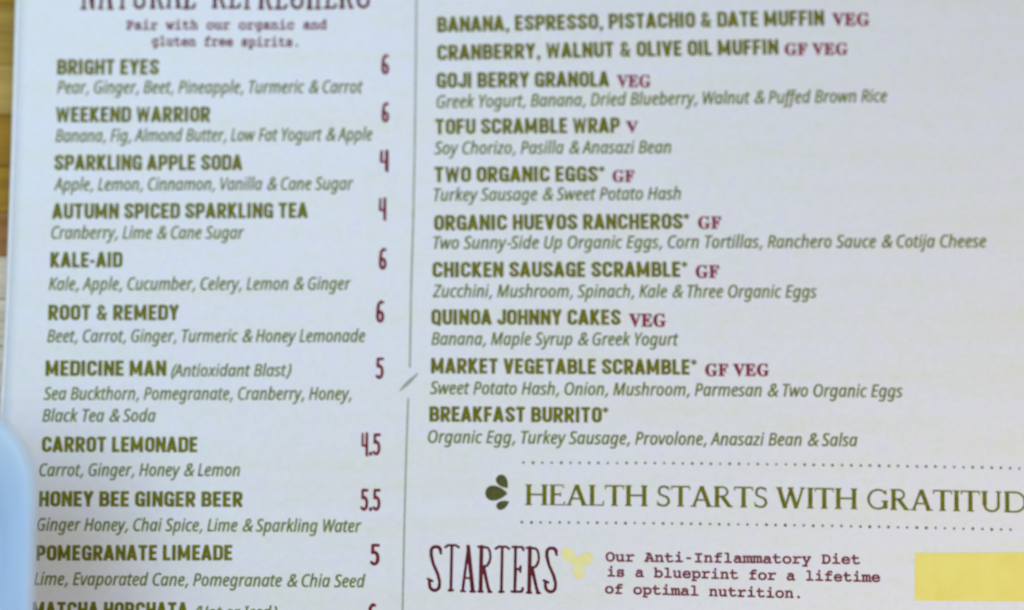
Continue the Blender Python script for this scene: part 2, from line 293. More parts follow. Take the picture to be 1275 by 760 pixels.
    'v': (43, ['8 -1 23 -1 49 74 48 77 37 76 18 22 14 76 3 76']),
    'w': (67, ['6 -1 19 -1 33 44 36 -1 49 -1 72 74 72 77 60 76 47 31 44 76 32 77 17 29 15 76 13 77 3 76']),
    'x': (45, ['-5 -1 8 -1 20 23 28 -1 40 -1 29 38 49 74 48 77 36 76 24 54 17 76 5 76 16 39 -5 1']),
    'y': (43, ['-8 -35 -1 -36 5 -34 14 -24 50 74 49 77 37 76 19 25 15 75 13 77 3 76 10 -1 1 -20 -11 -21 -11 -32']),
    'z': (41, ['-3 -1 33 -1 35 9 34 11 13 12 41 64 43 75 41 77 9 76 7 66 9 64 26 63 -2 10']),
  },
  'type': {
    ' ': (84, []),
    '-': (84, ['23 28 60 28 63 31 63 45 59 47 24 47 21 43 21 32']),
    '.': (84, ['38 -6 47 -6 52 -2 54 2 54 14 47 21 37 21 30 14 30 2 32 -2']),
    'A': (84, ['1 -4 28 -4 35 -2 38 4 36 10 33 13 25 15 29 21 56 21 59 15 50 12 48 6 49 0 53 -3 81 -4 88 0 88 10 80 15 54 79 50 84 44 86 19 85 14 84 11 81 10 75 12 70 16 67 25 66 5 15 -1 12 -4 9 -4 1', '35 40 41 59 49 40']),
    'D': (84, ['9 -4 36 -5 52 -3 64 2 74 11 81 26 82 47 77 65 66 78 57 83 44 85 12 85 4 82 2 77 3 72 11 66 11 15 4 11 2 5 4 -1', '31 14 30 66 38 67 49 65 57 60 61 52 62 40 60 26 56 20 49 16']),
    'I': (84, ['14 -4 66 -4 71 -4 74 0 75 8 72 12 52 15 52 66 68 67 73 69 76 78 72 84 66 86 19 86 13 84 10 81 9 74 12 69 32 66 32 15 16 14 11 11 9 2']),
    'O': (84, ['34 -6 51 -6 66 1 77 14 83 30 83 52 77 68 64 81 49 87 33 87 18 80 8 68 2 52 2 30 7 14 19 1', '36 13 29 18 24 25 22 37 23 49 25 58 30 65 36 68 45 69 53 65 59 58 62 48 62 33 59 23 53 15 45 12']),
    'P': (84, ['7 -4 46 -4 54 -1 56 5 54 10 49 14 36 14 35 25 61 29 69 32 77 40 80 48 81 56 78 70 73 76 66 81 52 85 11 86 4 82 2 76 4 70 7 68 15 66 15 15 5 12 2 6 3 0', '36 44 35 66 49 66 58 63 60 55 57 48 49 44']),
    'a': (84, ['25 -5 41 -5 54 1 61 -4 76 -4 80 -3 83 1 84 6 82 11 72 15 72 45 70 55 66 61 59 66 49 69 33 69 21 65 13 59 13 51 18 46 23 45 42 51 48 49 52 46 37 46 24 44 14 39 8 32 5 20 7 8 14 -1', '28 15 25 17 25 21 30 26 43 28 53 26 52 21 45 16 36 13']),
    'b': (84, ['39 -5 50 -6 59 -4 67 0 74 6 80 14 83 22 84 34 82 42 74 56 61 65 46 68 30 64 29 87 27 91 22 94 6 93 2 90 0 84 4 78 10 75 10 15 2 10 1 1 4 -3 9 -4 24 -4 30 -1', '40 15 34 19 30 24 29 31 30 39 34 44 39 47 45 49 52 48 58 44 61 39 63 32 62 25 59 19 54 16 47 14']),
    'c': (84, ['33 -5 45 -6 58 -3 69 3 76 10 77 18 72 24 64 24 50 15 39 13 33 15 28 18 25 23 23 30 24 37 27 43 32 47 39 49 47 49 52 47 64 34 69 33 74 35 77 41 77 57 76 63 73 67 65 68 60 65 44 69 29 68 16 61 7 50 3 41 2 32 6 15 17 2']),
    'd': (84, ['29 -5 45 -5 56 -1 61 -4 77 -4 81 -3 84 1 84 10 76 15 76 87 75 91 71 93 51 94 45 90 43 83 46 78 56 75 56 64 42 68 26 66 14 58 5 46 2 31 5 15 15 1', '34 15 27 18 24 23 22 31 24 38 27 44 32 47 40 49 46 48 51 45 55 38 57 32 55 25 52 19 47 16 41 14']),
    'e': (84, ['33 -5 47 -6 62 -3 75 3 80 10 79 17 73 21 67 20 51 14 42 12 31 15 25 22 26 24 71 24 76 25 79 28 81 38 77 51 68 61 57 67 40 69 25 66 12 57 5 45 3 28 7 12 18 0', '26 42 33 49 43 51 52 49 58 42']),
    'f': (84, ['14 -4 64 -4 72 -1 73 8 69 13 45 15 45 46 69 48 74 52 74 60 68 65 46 66 45 68 46 73 49 74 69 73 76 76 79 82 78 86 74 91 59 94 39 91 29 82 25 66 16 66 11 63 9 56 11 50 16 47 26 46 26 15 14 14 9 8 9 1']),
    'g': (84, ['30 -31 42 -32 54 -30 64 -25 71 -17 74 -2 74 48 82 52 84 58 83 63 79 66 62 68 55 64 43 68 30 67 17 60 8 49 5 39 5 28 8 18 15 8 23 2 33 -1 43 -1 55 1 53 -7 49 -11 40 -12 28 -11 22 -15 19 -20 20 -25 24 -29', '34 19 29 22 25 27 24 34 26 40 29 45 35 48 42 49 48 47 55 39 55 26 47 19']),
    'h': (84, ['8 -4 32 -4 39 -1 41 4 40 10 31 15 31 39 35 46 43 50 51 48 54 40 54 15 48 12 46 9 45 2 47 -2 53 -4 75 -4 80 -2 83 2 82 10 74 15 73 45 69 58 62 65 53 69 43 69 32 65 31 89 28 93 25 94 8 93 5 91 3 86 4 79 12 74 12 15 5 11 3 5 4 0']),
    'i': (84, ['13 -4 71 -4 76 -3 79 0 80 8 76 12 53 15 53 61 49 67 23 68 19 66 15 63 15 56 18 51 23 49 33 49 34 15 15 14 9 11 7 2', '37 73 48 72 53 76 54 91 49 98 39 98 33 94 32 79 33 75']),
    'l': (84, ['14 -4 70 -4 75 -3 78 1 78 9 74 13 52 15 52 88 48 93 19 94 15 92 12 89 12 82 15 77 33 75 33 15 17 14 11 11 9 2']),
    'm': (84, ['1 -4 26 -4 33 0 33 9 30 12 24 15 24 46 30 50 33 49 34 45 34 4 37 -2 43 -4 56 -4 60 0 63 6 64 0 69 -4 83 -4 88 -2 90 2 90 8 88 12 82 15 82 49 79 58 76 64 70 68 61 69 54 68 46 64 40 68 33 69 21 66 4 68 -2 65 -4 60 -4 55 -1 51 5 48 5 15 -2 11 -4 6 -3 0', '61 7 59 11 53 15 53 43 55 48 59 50 62 49 62 43']),
    'n': (84, ['8 -4 32 -4 39 -1 41 4 40 10 31 15 31 39 35 46 44 50 51 48 54 39 54 15 49 12 46 9 45 4 47 -1 51 -4 57 -4 75 -4 81 -1 83 4 83 9 80 12 74 15 72 51 69 59 64 64 56 68 47 69 40 68 31 64 22 68 10 67 5 64 3 60 4 55 12 48 12 15 5 11 3 6 4 0']),
    'o': (84, ['33 -5 49 -6 63 -2 74 7 81 20 82 35 79 48 70 60 58 67 39 69 24 66 10 56 4 43 2 26 7 12 19 0', '36 13 30 16 25 22 23 30 24 38 28 45 34 49 41 51 50 50 56 45 60 40 62 32 60 23 56 18 51 14 44 12']),
    'p': (84, ['6 -31 46 -31 50 -25 49 -17 43 -13 30 -13 29 -1 43 -4 57 -4 68 1 78 10 83 23 83 39 78 51 68 61 58 66 50 68 38 67 28 63 23 67 8 68 2 64 0 59 1 54 5 50 10 49 10 -12 2 -16 0 -22 1 -27', '41 15 35 18 30 24 29 30 30 38 33 43 38 47 45 48 52 47 58 44 61 39 63 33 62 25 58 19 53 16']),
    'r': (84, ['9 -4 59 -4 65 -2 68 5 64 12 60 14 40 15 40 36 49 45 57 49 61 49 71 45 77 47 82 55 82 60 79 64 72 68 65 69 54 68 40 60 38 65 34 67 15 68 9 65 6 60 7 54 11 50 20 49 21 48 21 15 9 13 4 10 4 1']),
    's': (84, ['13 -5 18 -6 25 -3 41 -6 53 -5 64 -2 71 5 75 12 76 21 73 31 65 38 70 41 72 47 72 61 68 67 63 69 56 67 43 69 31 69 20 65 12 59 9 51 8 42 11 35 17 28 11 25 8 21 8 5 9 -2', '41 12 28 17 25 25 55 21 56 17 53 14', '51 42 31 43 28 45 28 47 32 51 42 51 48 49 54 45 56 42']),
    't': (84, ['39 -5 54 -5 70 -1 79 5 81 12 79 18 72 20 50 13 40 15 38 22 38 45 66 46 71 50 72 56 69 61 65 63 39 64 37 82 32 87 26 87 22 85 19 81 19 65 5 62 2 57 2 52 7 46 18 45 19 19 21 9 27 0']),
    'u': (84, ['29 -5 43 -5 54 -1 60 -4 74 -4 79 -3 81 0 83 5 81 10 73 15 73 59 72 64 69 67 48 68 43 66 40 62 40 56 41 52 45 50 54 49 54 47 53 21 49 16 41 13 34 14 30 20 29 60 28 65 23 68 9 68 4 66 1 62 2 54 10 49 10 22 12 9 19 0']),
    'w': (84, ['23 -6 30 -7 35 -3 41 16 47 -1 51 -5 59 -7 65 -4 82 49 86 51 89 55 89 61 86 65 80 68 60 68 55 66 52 61 52 54 56 50 63 49 57 30 50 48 46 51 41 51 36 50 33 46 27 29 22 49 29 50 32 54 33 60 31 65 25 68 4 68 -4 64 -6 60 -5 54 2 49 16 1']),
    'y': (84, ['7 -31 43 -32 51 -29 53 -25 52 -19 45 -12 75 48 83 54 84 61 80 66 75 68 57 68 49 65 47 61 47 55 50 51 55 49 43 26 32 49 37 51 39 55 39 61 37 65 30 68 9 68 1 64 0 59 1 54 4 50 9 49 32 4 23 -13 9 -13 3 -17 2 -26']),
  },
  'ser': {
    'H': (91, ['1 1 2 0 6 0 26 0 27 1 27 6 22 7 22 46 23 47 66 47 66 7 61 6 61 1 62 0 66 0 86 0 87 1 87 6 83 6 82 9 82 92 87 95 87 100 61 100 61 95 62 94 66 94 66 57 64 56 23 56 22 59 22 92 27 95 27 100 1 100 1 95 2 94 6 94 6 7 1 6']),
    'E': (65, ['59 0 60 1 62 18 62 20 57 20 56 7 54 6 23 6 22 7 22 47 23 48 41 48 41 47 42 42 46 42 46 44 46 62 46 63 42 63 41 59 40 57 23 58 22 59 22 92 23 94 52 94 54 82 58 82 56 100 2 100 2 95 3 94 6 94 6 92 6 7 2 6 2 1 3 0']),
    'A': (85, ['62 -2 63 -2 70 0 83 0 84 1 84 6 76 7 48 102 40 100 36 101 32 97 33 94 7 7 -2 6 -2 1 -1 0 10 0 14 -1 15 0 21 0 22 6 17 7 24 29 53 29 59 7 58 6 58 1 61 0', '26 38 38 77 50 38 48 37']),
    'L': (63, ['2 1 3 0 57 0 58 1 60 22 60 24 55 24 53 7 23 6 22 7 22 92 27 95 27 100 2 100 1 98 1 95 2 94 6 94 6 7 2 6']),
    'T': (75, ['23 1 24 0 28 0 47 0 49 1 49 6 44 7 44 91 46 92 67 92 68 81 70 80 72 80 73 81 71 100 0 100 -1 81 -1 80 3 80 5 91 6 92 27 92 28 91 28 7 23 6']),
    'S': (55, ['18 0 28 -1 34 0 40 3 46 10 49 15 51 21 50 37 42 50 19 60 14 67 15 83 19 88 24 90 29 91 33 89 39 84 43 87 44 76 45 75 48 76 47 96 42 96 38 98 32 101 25 101 15 98 10 93 6 86 4 66 11 53 13 52 34 42 40 33 41 22 39 17 34 11 26 9 18 10 10 17 7 14 5 27 1 27 1 26 3 4 7 4 8 5 13 2']),
    'R': (79, ['55 0 74 0 75 6 69 7 44 50 50 55 54 60 57 67 58 75 57 81 55 87 50 94 45 98 37 101 2 100 2 95 3 94 6 94 6 7 1 6 1 1 2 0 6 0 26 0 27 1 27 6 22 7 22 46 23 47 27 47', '23 56 22 57 22 91 23 92 35 92 41 90 47 84 49 78 50 74 47 65 45 61 40 58']),
    'W': (115, ['26 -2 34 0 38 -1 39 1 42 2 40 9 53 63 68 0 69 -2 75 0 80 -1 81 1 83 2 82 7 103 92 104 94 109 94 110 95 110 100 96 101 90 100 90 94 93 94 94 92 78 27 62 92 66 95 66 100 60 100 59 102 52 100 42 100 42 95 43 94 45 94 48 85 35 28 20 92 22 95 22 100 16 102 10 100 -2 100 -2 95 -1 94 3 94 4 92']),
    'I': (31, ['1 1 2 0 6 0 26 0 27 1 27 6 23 6 22 9 22 92 27 95 27 100 2 100 1 98 1 95 2 94 6 94 6 7 1 6']),
    'G': (89, ['37 1 50 0 59 3 63 6 79 5 80 6 80 38 83 39 83 44 82 45 58 45 57 39 64 38 63 18 55 12 48 10 40 10 34 12 27 16 21 22 17 31 14 39 13 51 14 59 17 69 22 78 26 84 34 88 42 90 48 90 55 88 62 83 68 75 71 74 73 72 75 72 77 77 75 95 71 94 70 88 60 96 50 100 40 100 30 97 20 91 13 83 8 73 4 62 3 49 4 38 8 27 13 17 20 9 29 3']),
    'U': (87, ['34 -1 43 -1 50 0 57 2 64 8 69 15 72 22 73 30 73 93 78 93 79 94 79 100 78 100 57 100 57 94 58 93 63 93 62 24 59 18 53 12 48 9 42 9 36 10 28 14 24 20 22 24 21 30 23 31 23 92 24 93 28 94 28 100 2 100 2 94 3 93 7 93 7 31 11 30 12 21 15 14 20 8 27 3']),
    'D': (87, ['14 0 16 -1 44 -1 53 0 61 3 68 8 74 14 80 22 85 37 87 38 87 61 85 62 80 77 74 86 68 92 61 97 53 100 44 101 14 101 13 100 2 100 2 95 3 94 6 94 6 92 6 7 2 6 2 1 3 0', '23 8 22 10 22 91 24 92 50 91 57 89 63 84 71 75 74 67 76 62 75 61 76 37 75 34 71 26 67 20 57 11 50 9 44 8']),
    ' ': (30, []),
  },
  'mark': {
    ' ': (35, []),
    'E': (82, ['1 -2 71 -3 74 -2 79 29 77 33 71 32 64 18 55 11 39 9 36 10 35 14 36 43 45 39 49 22 55 22 57 25 57 73 55 75 49 74 44 59 36 54 36 86 47 86 57 83 62 78 66 65 71 64 74 66 72 97 4 98 0 96 0 90 9 86 10 76 10 12 8 8 0 5']),
    'F': (76, ['1 -2 45 -3 48 -1 47 6 39 8 36 10 35 43 40 43 44 39 48 22 54 22 56 23 57 73 55 75 49 75 43 59 36 55 35 85 36 87 42 87 55 84 60 79 64 65 71 64 73 68 73 95 71 98 2 98 0 97 0 90 9 86 10 78 10 14 9 9 0 5']),
    'G': (94, ['40 -5 62 -3 76 1 82 5 82 32 84 34 91 37 92 42 90 44 49 44 46 43 46 37 56 33 58 29 57 10 55 7 50 6 41 8 35 15 31 27 29 42 29 59 33 77 36 83 42 88 50 89 57 86 66 77 72 62 80 62 81 97 79 100 72 99 69 94 49 100 30 97 15 87 6 70 2 57 2 44 4 32 7 20 14 10 21 3 30 -2']),
    'V': (80, ['36 -5 41 -6 43 -4 72 82 75 87 81 91 80 97 53 98 50 96 50 90 59 88 60 85 46 41 30 85 31 88 40 90 39 97 -2 98 -5 96 -5 90 1 86 4 80']),
  },
}

_cache = {}
def glyph(face, ch):
    k = (face, ch)
    if k not in _cache:
        adv, cons = FACES[face][ch]
        loops = []
        for s in cons:
            q = [int(t) for t in s.split()]
            loops.append([(q[i] / 100, q[i + 1] / 100) for i in range(0, len(q), 2)])
        def area2(P): return sum(P[i - 1][0] * P[i][1] - P[i][0] * P[i - 1][1] for i in range(len(P)))
        def inside(pt, P):
            r = False
            for i in range(len(P)):
                (xa, ya), (xb, yb) = P[i - 1], P[i]
                if (ya > pt[1]) != (yb > pt[1]) and pt[0] < (xb - xa) * (pt[1] - ya) / (yb - ya) + xa: r = not r
            return r
        depth = [sum(inside(P[0], Q) for Q in loops if Q is not P) for P in loops]
        verts, tris = [], []
        for i, P in enumerate(loops):
            if depth[i] % 2: continue
            grp = [P] + [Q for j, Q in enumerate(loops) if depth[j] == depth[i] + 1 and inside(Q[0], P)]
            grp = [g if (area2(g) > 0) == (k == 0) else g[::-1] for k, g in enumerate(grp)]
            base = len(verts)
            for g in grp: verts += g
            for t in tessellate_polygon([[Vector((x, y, 0)) for x, y in g] for g in grp]):
                a, b2, c = (verts[base + q] for q in t)
                ar = (b2[0] - a[0]) * (c[1] - a[1]) - (b2[1] - a[1]) * (c[0] - a[0])
                if abs(ar) > 1e-7:
                    tris.append(tuple(base + q for q in (t if ar > 0 else t[::-1])))
        _cache[k] = (adv / 100, verts, tris)
    return _cache[k]

def print_line(kind, face, text, p0, pm, p1, cap, fit_count, parent):
    """One printed line as one thin mesh of ink following the bow of the sheet."""
    pen, placed = 0.0, []
    xs0 = xs1 = None
    for i, ch in enumerate(text):
        adv, vs, ts = glyph(face, ch)
        wob = random.uniform(-0.014, 0.014) if face in ('hand', 'type') else 0
        placed.append((pen, wob, vs, ts))
        if vs:
            if xs0 is None: xs0 = pen + min(x for x, y in vs)
            if not fit_count or i < fit_count: xs1 = pen + max(x for x, y in vs)
        pen += adv
    span = xs1 - xs0
    verts, faces = [], []
    for pen, wob, vs, ts in placed:
        base = len(verts)
        for x, y in vs:
            (cx, cy), (tx, ty) = lerp_path((p0, pm, p1), (pen + x - xs0) / span)
            L = math.hypot(tx, ty)
            h = (y + wob) * cap
            verts.append(on_page(cx - ty / L * h, cy + tx / L * h))
        faces += [tuple(base + q for q in t) for t in ts]
    o = link(kind, flat_mesh(kind, verts, faces), INK[kind], parent)
    colour = {'dish_name': 'bold olive capitals', 'dish_description': 'thin olive italics', 'price': 'dark maroon figures',
              'diet_mark': 'small plum serif capitals', 'section_title': 'tall narrow maroon capitals',
              'tagline': 'maroon typewriter letters', 'motto': 'moss green serif capitals'}[kind]
    o['label'] = '"%s" in %s' % (text, colour)
    return o

# page positions in millimetres: kind, face, words, start, middle and end of the
# baseline, capital height, number of letters the end point belongs to (0 = all)
LINES = [
    ('section_title', 'hand', 'NATURAL REFRESHERS', (-90.24, 62.09), (-59.89, 61.98), (-29.55, 61.87), 9.63, 0),
    ('tagline', 'type', 'Pair with our organic and', (-80.54, 57.7), (-59.55, 57.67), (-38.56, 57.64), 2.22, 0),
    ('tagline', 'type', 'gluten free spirits.', (-75.09, 54.28), (-59.82, 54.14), (-44.55, 54.01), 2.22, 0),
    ('dish_name', 'bold', 'BRIGHT EYES', (-94.73, 48.13), (-84.09, 48.12), (-73.45, 48.1), 3.3, 0),
    ('dish_description', 'ital', 'Pear, Ginger, Beet, Pineapple, Turmeric & Carrot', (-94.62, 44.2), (-62.76, 44.17), (-30.91, 44.14), 2.65, 0),
    ('dish_name', 'bold', 'WEEKEND WARRIOR', (-94.71, 38.09), (-78.64, 38.11), (-62.56, 38.12), 3.28, 0),
    ('dish_description', 'ital', 'Banana, Fig, Almond Butter, Low Fat Yogurt & Apple', (-94.69, 33.98), (-61.76, 34.1), (-28.84, 34.21), 2.63, 0),
    ('dish_name', 'bold', 'SPARKLING APPLE SODA', (-94.79, 28.05), (-75.26, 28.03), (-55.74, 28.01), 3.26, 0),
    ('dish_description', 'ital', 'Apple, Lemon, Cinnamon, Vanilla & Cane Sugar', (-94.76, 23.82), (-63.76, 23.88), (-32.75, 23.93), 2.61, 0),
    ('dish_name', 'bold', 'AUTUMN SPICED SPARKLING TEA', (-95.04, 17.92), (-68.56, 17.99), (-42.08, 18.05), 3.24, 0),
    ('dish_description', 'ital', 'Cranberry, Lime & Cane Sugar', (-95.1, 13.81), (-75.16, 13.8), (-55.23, 13.79), 2.6, 0),
    ('dish_name', 'bold', 'KALE-AID', (-95.13, 7.82), (-87.69, 7.84), (-80.25, 7.86), 3.22, 0),
    ('dish_description', 'ital', 'Kale, Apple, Cucumber, Celery, Lemon & Ginger', (-95.35, 3.18), (-64.22, 3.21), (-33.1, 3.25), 2.59, 0),
    ('dish_name', 'bold', 'ROOT & REMEDY', (-95.29, -3.02), (-81.85, -3.02), (-68.41, -3.02), 3.21, 0),
    ('dish_description', 'ital', 'Beet, Carrot, Ginger, Turmeric & Honey Lemonade', (-95.44, -7.52), (-62.75, -7.5), (-30.06, -7.48), 2.57, 0),
    ('dish_name', 'bold', 'MEDICINE MAN', (-95.61, -14.45), (-83.24, -14.45), (-70.87, -14.45), 3.19, 0),
    ('dish_description', 'ital', '(Antioxidant Blast)', (-69.88, -14.54), (-57.52, -14.5), (-45.16, -14.46), 2.47, 0),
    ('dish_description', 'ital', 'Sea Buckthorn, Pomegranate, Cranberry, Honey,', (-95.83, -19.3), (-64.3, -19.3), (-32.78, -19.3), 2.56, 0),
    ('dish_description', 'ital', 'Black Tea & Soda', (-96.06, -23.77), (-84.46, -23.77), (-72.86, -23.77), 2.55, 0),
    ('dish_name', 'bold', 'CARROT LEMONADE', (-96.0, -29.95), (-80.15, -29.98), (-64.3, -30.01), 3.17, 0),
    ('dish_description', 'ital', 'Carrot, Ginger, Honey & Lemon', (-96.46, -34.81), (-75.96, -34.81), (-55.46, -34.81), 2.54, 0),
    ('dish_name', 'bold', 'HONEY BEE GINGER BEER', (-96.4, -40.98), (-75.6, -41.02), (-54.8, -41.07), 3.15, 0),
    ('dish_description', 'ital', 'Ginger Honey, Chai Spice, Lime & Sparkling Water', (-96.69, -45.83), (-63.65, -45.97), (-30.61, -46.11), 2.52, 0),
    ('dish_name', 'bold', 'POMEGRANATE LIMEADE', (-96.7, -51.88), (-76.78, -51.86), (-56.87, -51.83), 3.13, 0),
    ('dish_description', 'ital', 'Lime, Evaporated Cane, Pomegranate & Chia Seed', (-97.07, -56.71), (-63.39, -56.95), (-29.71, -57.19), 2.51, 0),
    ('dish_name', 'bold', 'MATCHA HORCHATA', (-97.22, -63.21), (-81.43, -63.26), (-65.65, -63.32), 3.11, 0),
    ('dish_description', 'ital', '(Hot or Iced)', (-64.35, -63.4), (-55.96, -63.4), (-47.57, -63.39), 2.4, 0),
    ('price', 'price', '6', (-27.18, 48.12), (-26.35, 48.12), (-25.51, 48.12), 4.06, 0),
    ('price', 'price', '6', (-27.03, 38.04), (-26.24, 38.04), (-25.45, 38.04), 4.04, 0),
    ('price', 'price', '4', (-27.38, 27.85), (-26.43, 27.84), (-25.47, 27.84), 4.18, 0),
    ('price', 'price', '4', (-27.48, 17.75), (-26.7, 17.75), (-25.91, 17.75), 4.33, 0),
    ('price', 'price', '6', (-27.42, 7.45), (-26.6, 7.45), (-25.77, 7.45), 4.31, 0),
    ('price', 'price', '6', (-27.94, -3.44), (-27.07, -3.44), (-26.2, -3.44), 4.37, 0),
    ('price', 'price', '5', (-27.95, -15.03), (-27.09, -15.03), (-26.22, -15.03), 4.35, 0),
    ('price', 'price', '4.5', (-30.73, -30.57), (-28.76, -30.56), (-26.79, -30.56), 4.4, 0),
    ('price', 'price', '5.5', (-30.89, -41.78), (-28.81, -41.78), (-26.72, -41.77), 4.38, 0),
    ('price', 'price', '5', (-28.85, -52.76), (-27.83, -52.76), (-26.81, -52.76), 4.27, 0),
    ('price', 'price', '6', (-29.25, -64.8), (-28.31, -64.8), (-27.38, -64.79), 4.32, 0),
    ('dish_name', 'bold', 'BANANA, ESPRESSO, PISTACHIO & DATE MUFFIN', (-15.54, 56.86), (24.75, 57.6), (65.03, 58.35), 3.3, 0),
    ('diet_mark', 'mark', 'VEG', (66.63, 58.36), (70.57, 58.37), (74.51, 58.38), 2.73, 0),
    ('dish_name', 'bold', 'CRANBERRY, WALNUT & OLIVE OIL MUFFIN', (-15.51, 50.95), (19.94, 51.57), (55.39, 52.18), 3.29, 0),
    ('diet_mark', 'mark', 'GF VEG', (56.64, 52.1), (63.25, 52.15), (69.86, 52.2), 2.54, 0),
    ('dish_name', 'bold', 'GOJI BERRY GRANOLA', (-15.66, 45.12), (2.28, 45.24), (20.22, 45.35), 3.28, 0),
    ('diet_mark', 'mark', 'VEG', (21.72, 45.3), (25.26, 45.3), (28.8, 45.3), 2.62, 0),
    ('dish_description', 'ital', 'Greek Yogurt, Banana, Dried Blueberry, Walnut & Puffed Brown Rice', (-15.64, 40.94), (31.11, 41.6), (77.87, 42.26), 2.63, 0),
    ('dish_name', 'bold', 'TOFU SCRAMBLE WRAP', (-15.87, 35.41), (3.23, 35.56), (22.33, 35.71), 3.26, 0),
    ('diet_mark', 'mark', 'V', (23.5, 35.83), (24.82, 35.83), (26.15, 35.83), 2.43, 0),
    ('dish_description', 'ital', 'Soy Chorizo, Pasilla & Anasazi Bean', (-16.02, 31.29), (8.45, 31.38), (32.93, 31.48), 2.61, 0),
    ('dish_name', 'bold', 'TWO ORGANIC EGGS*', (-16.0, 25.46), (1.61, 25.51), (19.22, 25.56), 3.24, 0),
    ('diet_mark', 'mark', 'GF', (20.71, 25.51), (22.98, 25.51), (25.26, 25.51), 2.5, 0),
    ('dish_description', 'ital', 'Turkey Sausage & Sweet Potato Hash', (-16.15, 21.57), (9.35, 21.71), (34.84, 21.84), 2.6, 0),
    ('dish_name', 'bold', 'ORGANIC HUEVOS RANCHEROS*', (-16.04, 15.43), (10.28, 15.59), (36.61, 15.74), 3.23, 0),
    ('diet_mark', 'mark', 'GF', (38.26, 15.84), (40.66, 15.84), (43.06, 15.84), 2.58, 0),
    ('dish_description', 'ital', 'Two Sunny-Side Up Organic Eggs, Corn Tortillas, Ranchero Sauce & Cotija Cheese', (-16.2, 11.63), (40.8, 11.82), (97.81, 12.01), 2.59, 0),
    ('dish_name', 'bold', 'CHICKEN SAUSAGE SCRAMBLE*', (-16.34, 5.77), (9.89, 5.8), (36.11, 5.83), 3.21, 0),
    ('diet_mark', 'mark', 'GF', (37.68, 5.7), (40.11, 5.7), (42.55, 5.7), 2.65, 0),
    ('dish_description', 'ital', 'Zucchini, Mushroom, Spinach, Kale & Three Organic Eggs', (-16.33, 1.7), (23.11, 1.64), (62.55, 1.58), 2.58, 0),
    ('dish_name', 'bold', 'QUINOA JOHNNY CAKES', (-16.56, -3.97), (2.87, -4.0), (22.3, -4.03), 3.2, 0),
    ('diet_mark', 'mark', 'VEG', (23.94, -4.33), (27.76, -4.33), (31.59, -4.33), 2.72, 0),
    ('dish_description', 'ital', 'Banana, Maple Syrup & Greek Yogurt', (-16.54, -8.09), (8.78, -8.14), (34.11, -8.19), 2.57, 0),
    ('dish_name', 'bold', 'MARKET VEGETABLE SCRAMBLE*', (-16.6, -13.93), (10.62, -14.07), (37.84, -14.21), 3.18, 0),
    ('diet_mark', 'mark', 'GF VEG', (39.47, -14.41), (46.04, -14.41), (52.61, -14.41), 2.54, 0),
    ('dish_description', 'ital', 'Sweet Potato Hash, Onion, Mushroom, Parmesan & Two Organic Eggs', (-16.75, -18.11), (31.53, -18.45), (79.81, -18.79), 2.56, 0),
    ('dish_name', 'bold', 'BREAKFAST BURRITO*', (-16.9, -23.76), (1.42, -23.85), (19.74, -23.94), 3.17, 0),
    ('dish_description', 'ital', 'Organic Egg, Turkey Sausage, Provolone, Anasazi Bean & Salsa', (-17.21, -28.03), (26.61, -28.37), (70.42, -28.7), 2.54, 0),
    ('motto', 'ser', 'HEALTH STARTS WITH GRATITUDE', (2.69, -40.64), (51.02, -41.14), (99.38, -42.03), 4.21, 26),
    ('section_title', 'hand', 'STARTERS', (-17.41, -57.96), (-4.11, -58.22), (9.18, -58.47), 9.49, 0),
    ('tagline', 'type', 'Our Anti-Inflammatory Diet', (18.95, -51.87), (44.69, -52.13), (70.43, -52.38), 2.17, 0),
    ('tagline', 'type', 'is a blueprint for a lifetime', (19.26, -54.89), (46.83, -55.42), (74.41, -55.95), 2.17, 0),
    ('tagline', 'type', 'of optimal nutrition.', (18.76, -58.28), (38.44, -58.72), (58.13, -59.15), 2.16, 0),
]

# ------------------------------------------------------------------ table top
table = bpy.data.objects.new('table_top', None); COL.objects.link(table)
table['kind'] = 'structure'
table.location = (0, 0, -0.0022)
def plank(y0, y1, x0, x1, m, dz):
    bm = bmesh.new()
    bmesh.ops.create_cube(bm, size=1)
    bmesh.ops.scale(bm, vec=(x1 - x0 - 0.0001, y1 - y0 - 0.0001, 0.018), verts=bm.verts)
    bmesh.ops.bevel(bm, geom=[e for e in bm.edges], offset=0.00015, segments=1, affect='EDGES')
    me = bpy.data.meshes.new('plank'); bm.to_mesh(me); bm.free()
    o = link('plank', me, m, table)
    o.location = ((x0 + x1) / 2, (y0 + y1) / 2, -0.009 + dz)
ys = [y * MM for y in [74.32, 63.66, 51.02, 40.35, 29.23, 19.7, 10.38, 1.43, -8.13, -19.62, -31.04]]
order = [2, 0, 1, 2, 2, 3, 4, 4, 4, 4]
for k in range(len(ys) - 1):
    cut = random.uniform(0.02, 0.16)
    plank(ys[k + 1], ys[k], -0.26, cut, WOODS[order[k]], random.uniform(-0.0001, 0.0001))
    plank(ys[k + 1], ys[k], cut, 0.30, WOODS[random.randrange(4)], random.uniform(-0.0001, 0.0001))
for sgn, y in ((1, ys[0]), (-1, ys[-1])):
    for k in range(12):
        h = random.uniform(0.009, 0.014)
        ya, yb = (y, y + h) if sgn > 0 else (y - h, y)
        cut = random.uniform(-0.12, 0.16)
        plank(ya, yb, -0.26, cut, WOODS[random.randrange(4)], random.uniform(-0.0001, 0.0001))
        plank(ya, yb, cut, 0.30, WOODS[random.randrange(4)], random.uniform(-0.0001, 0.0001))
        y += sgn * h

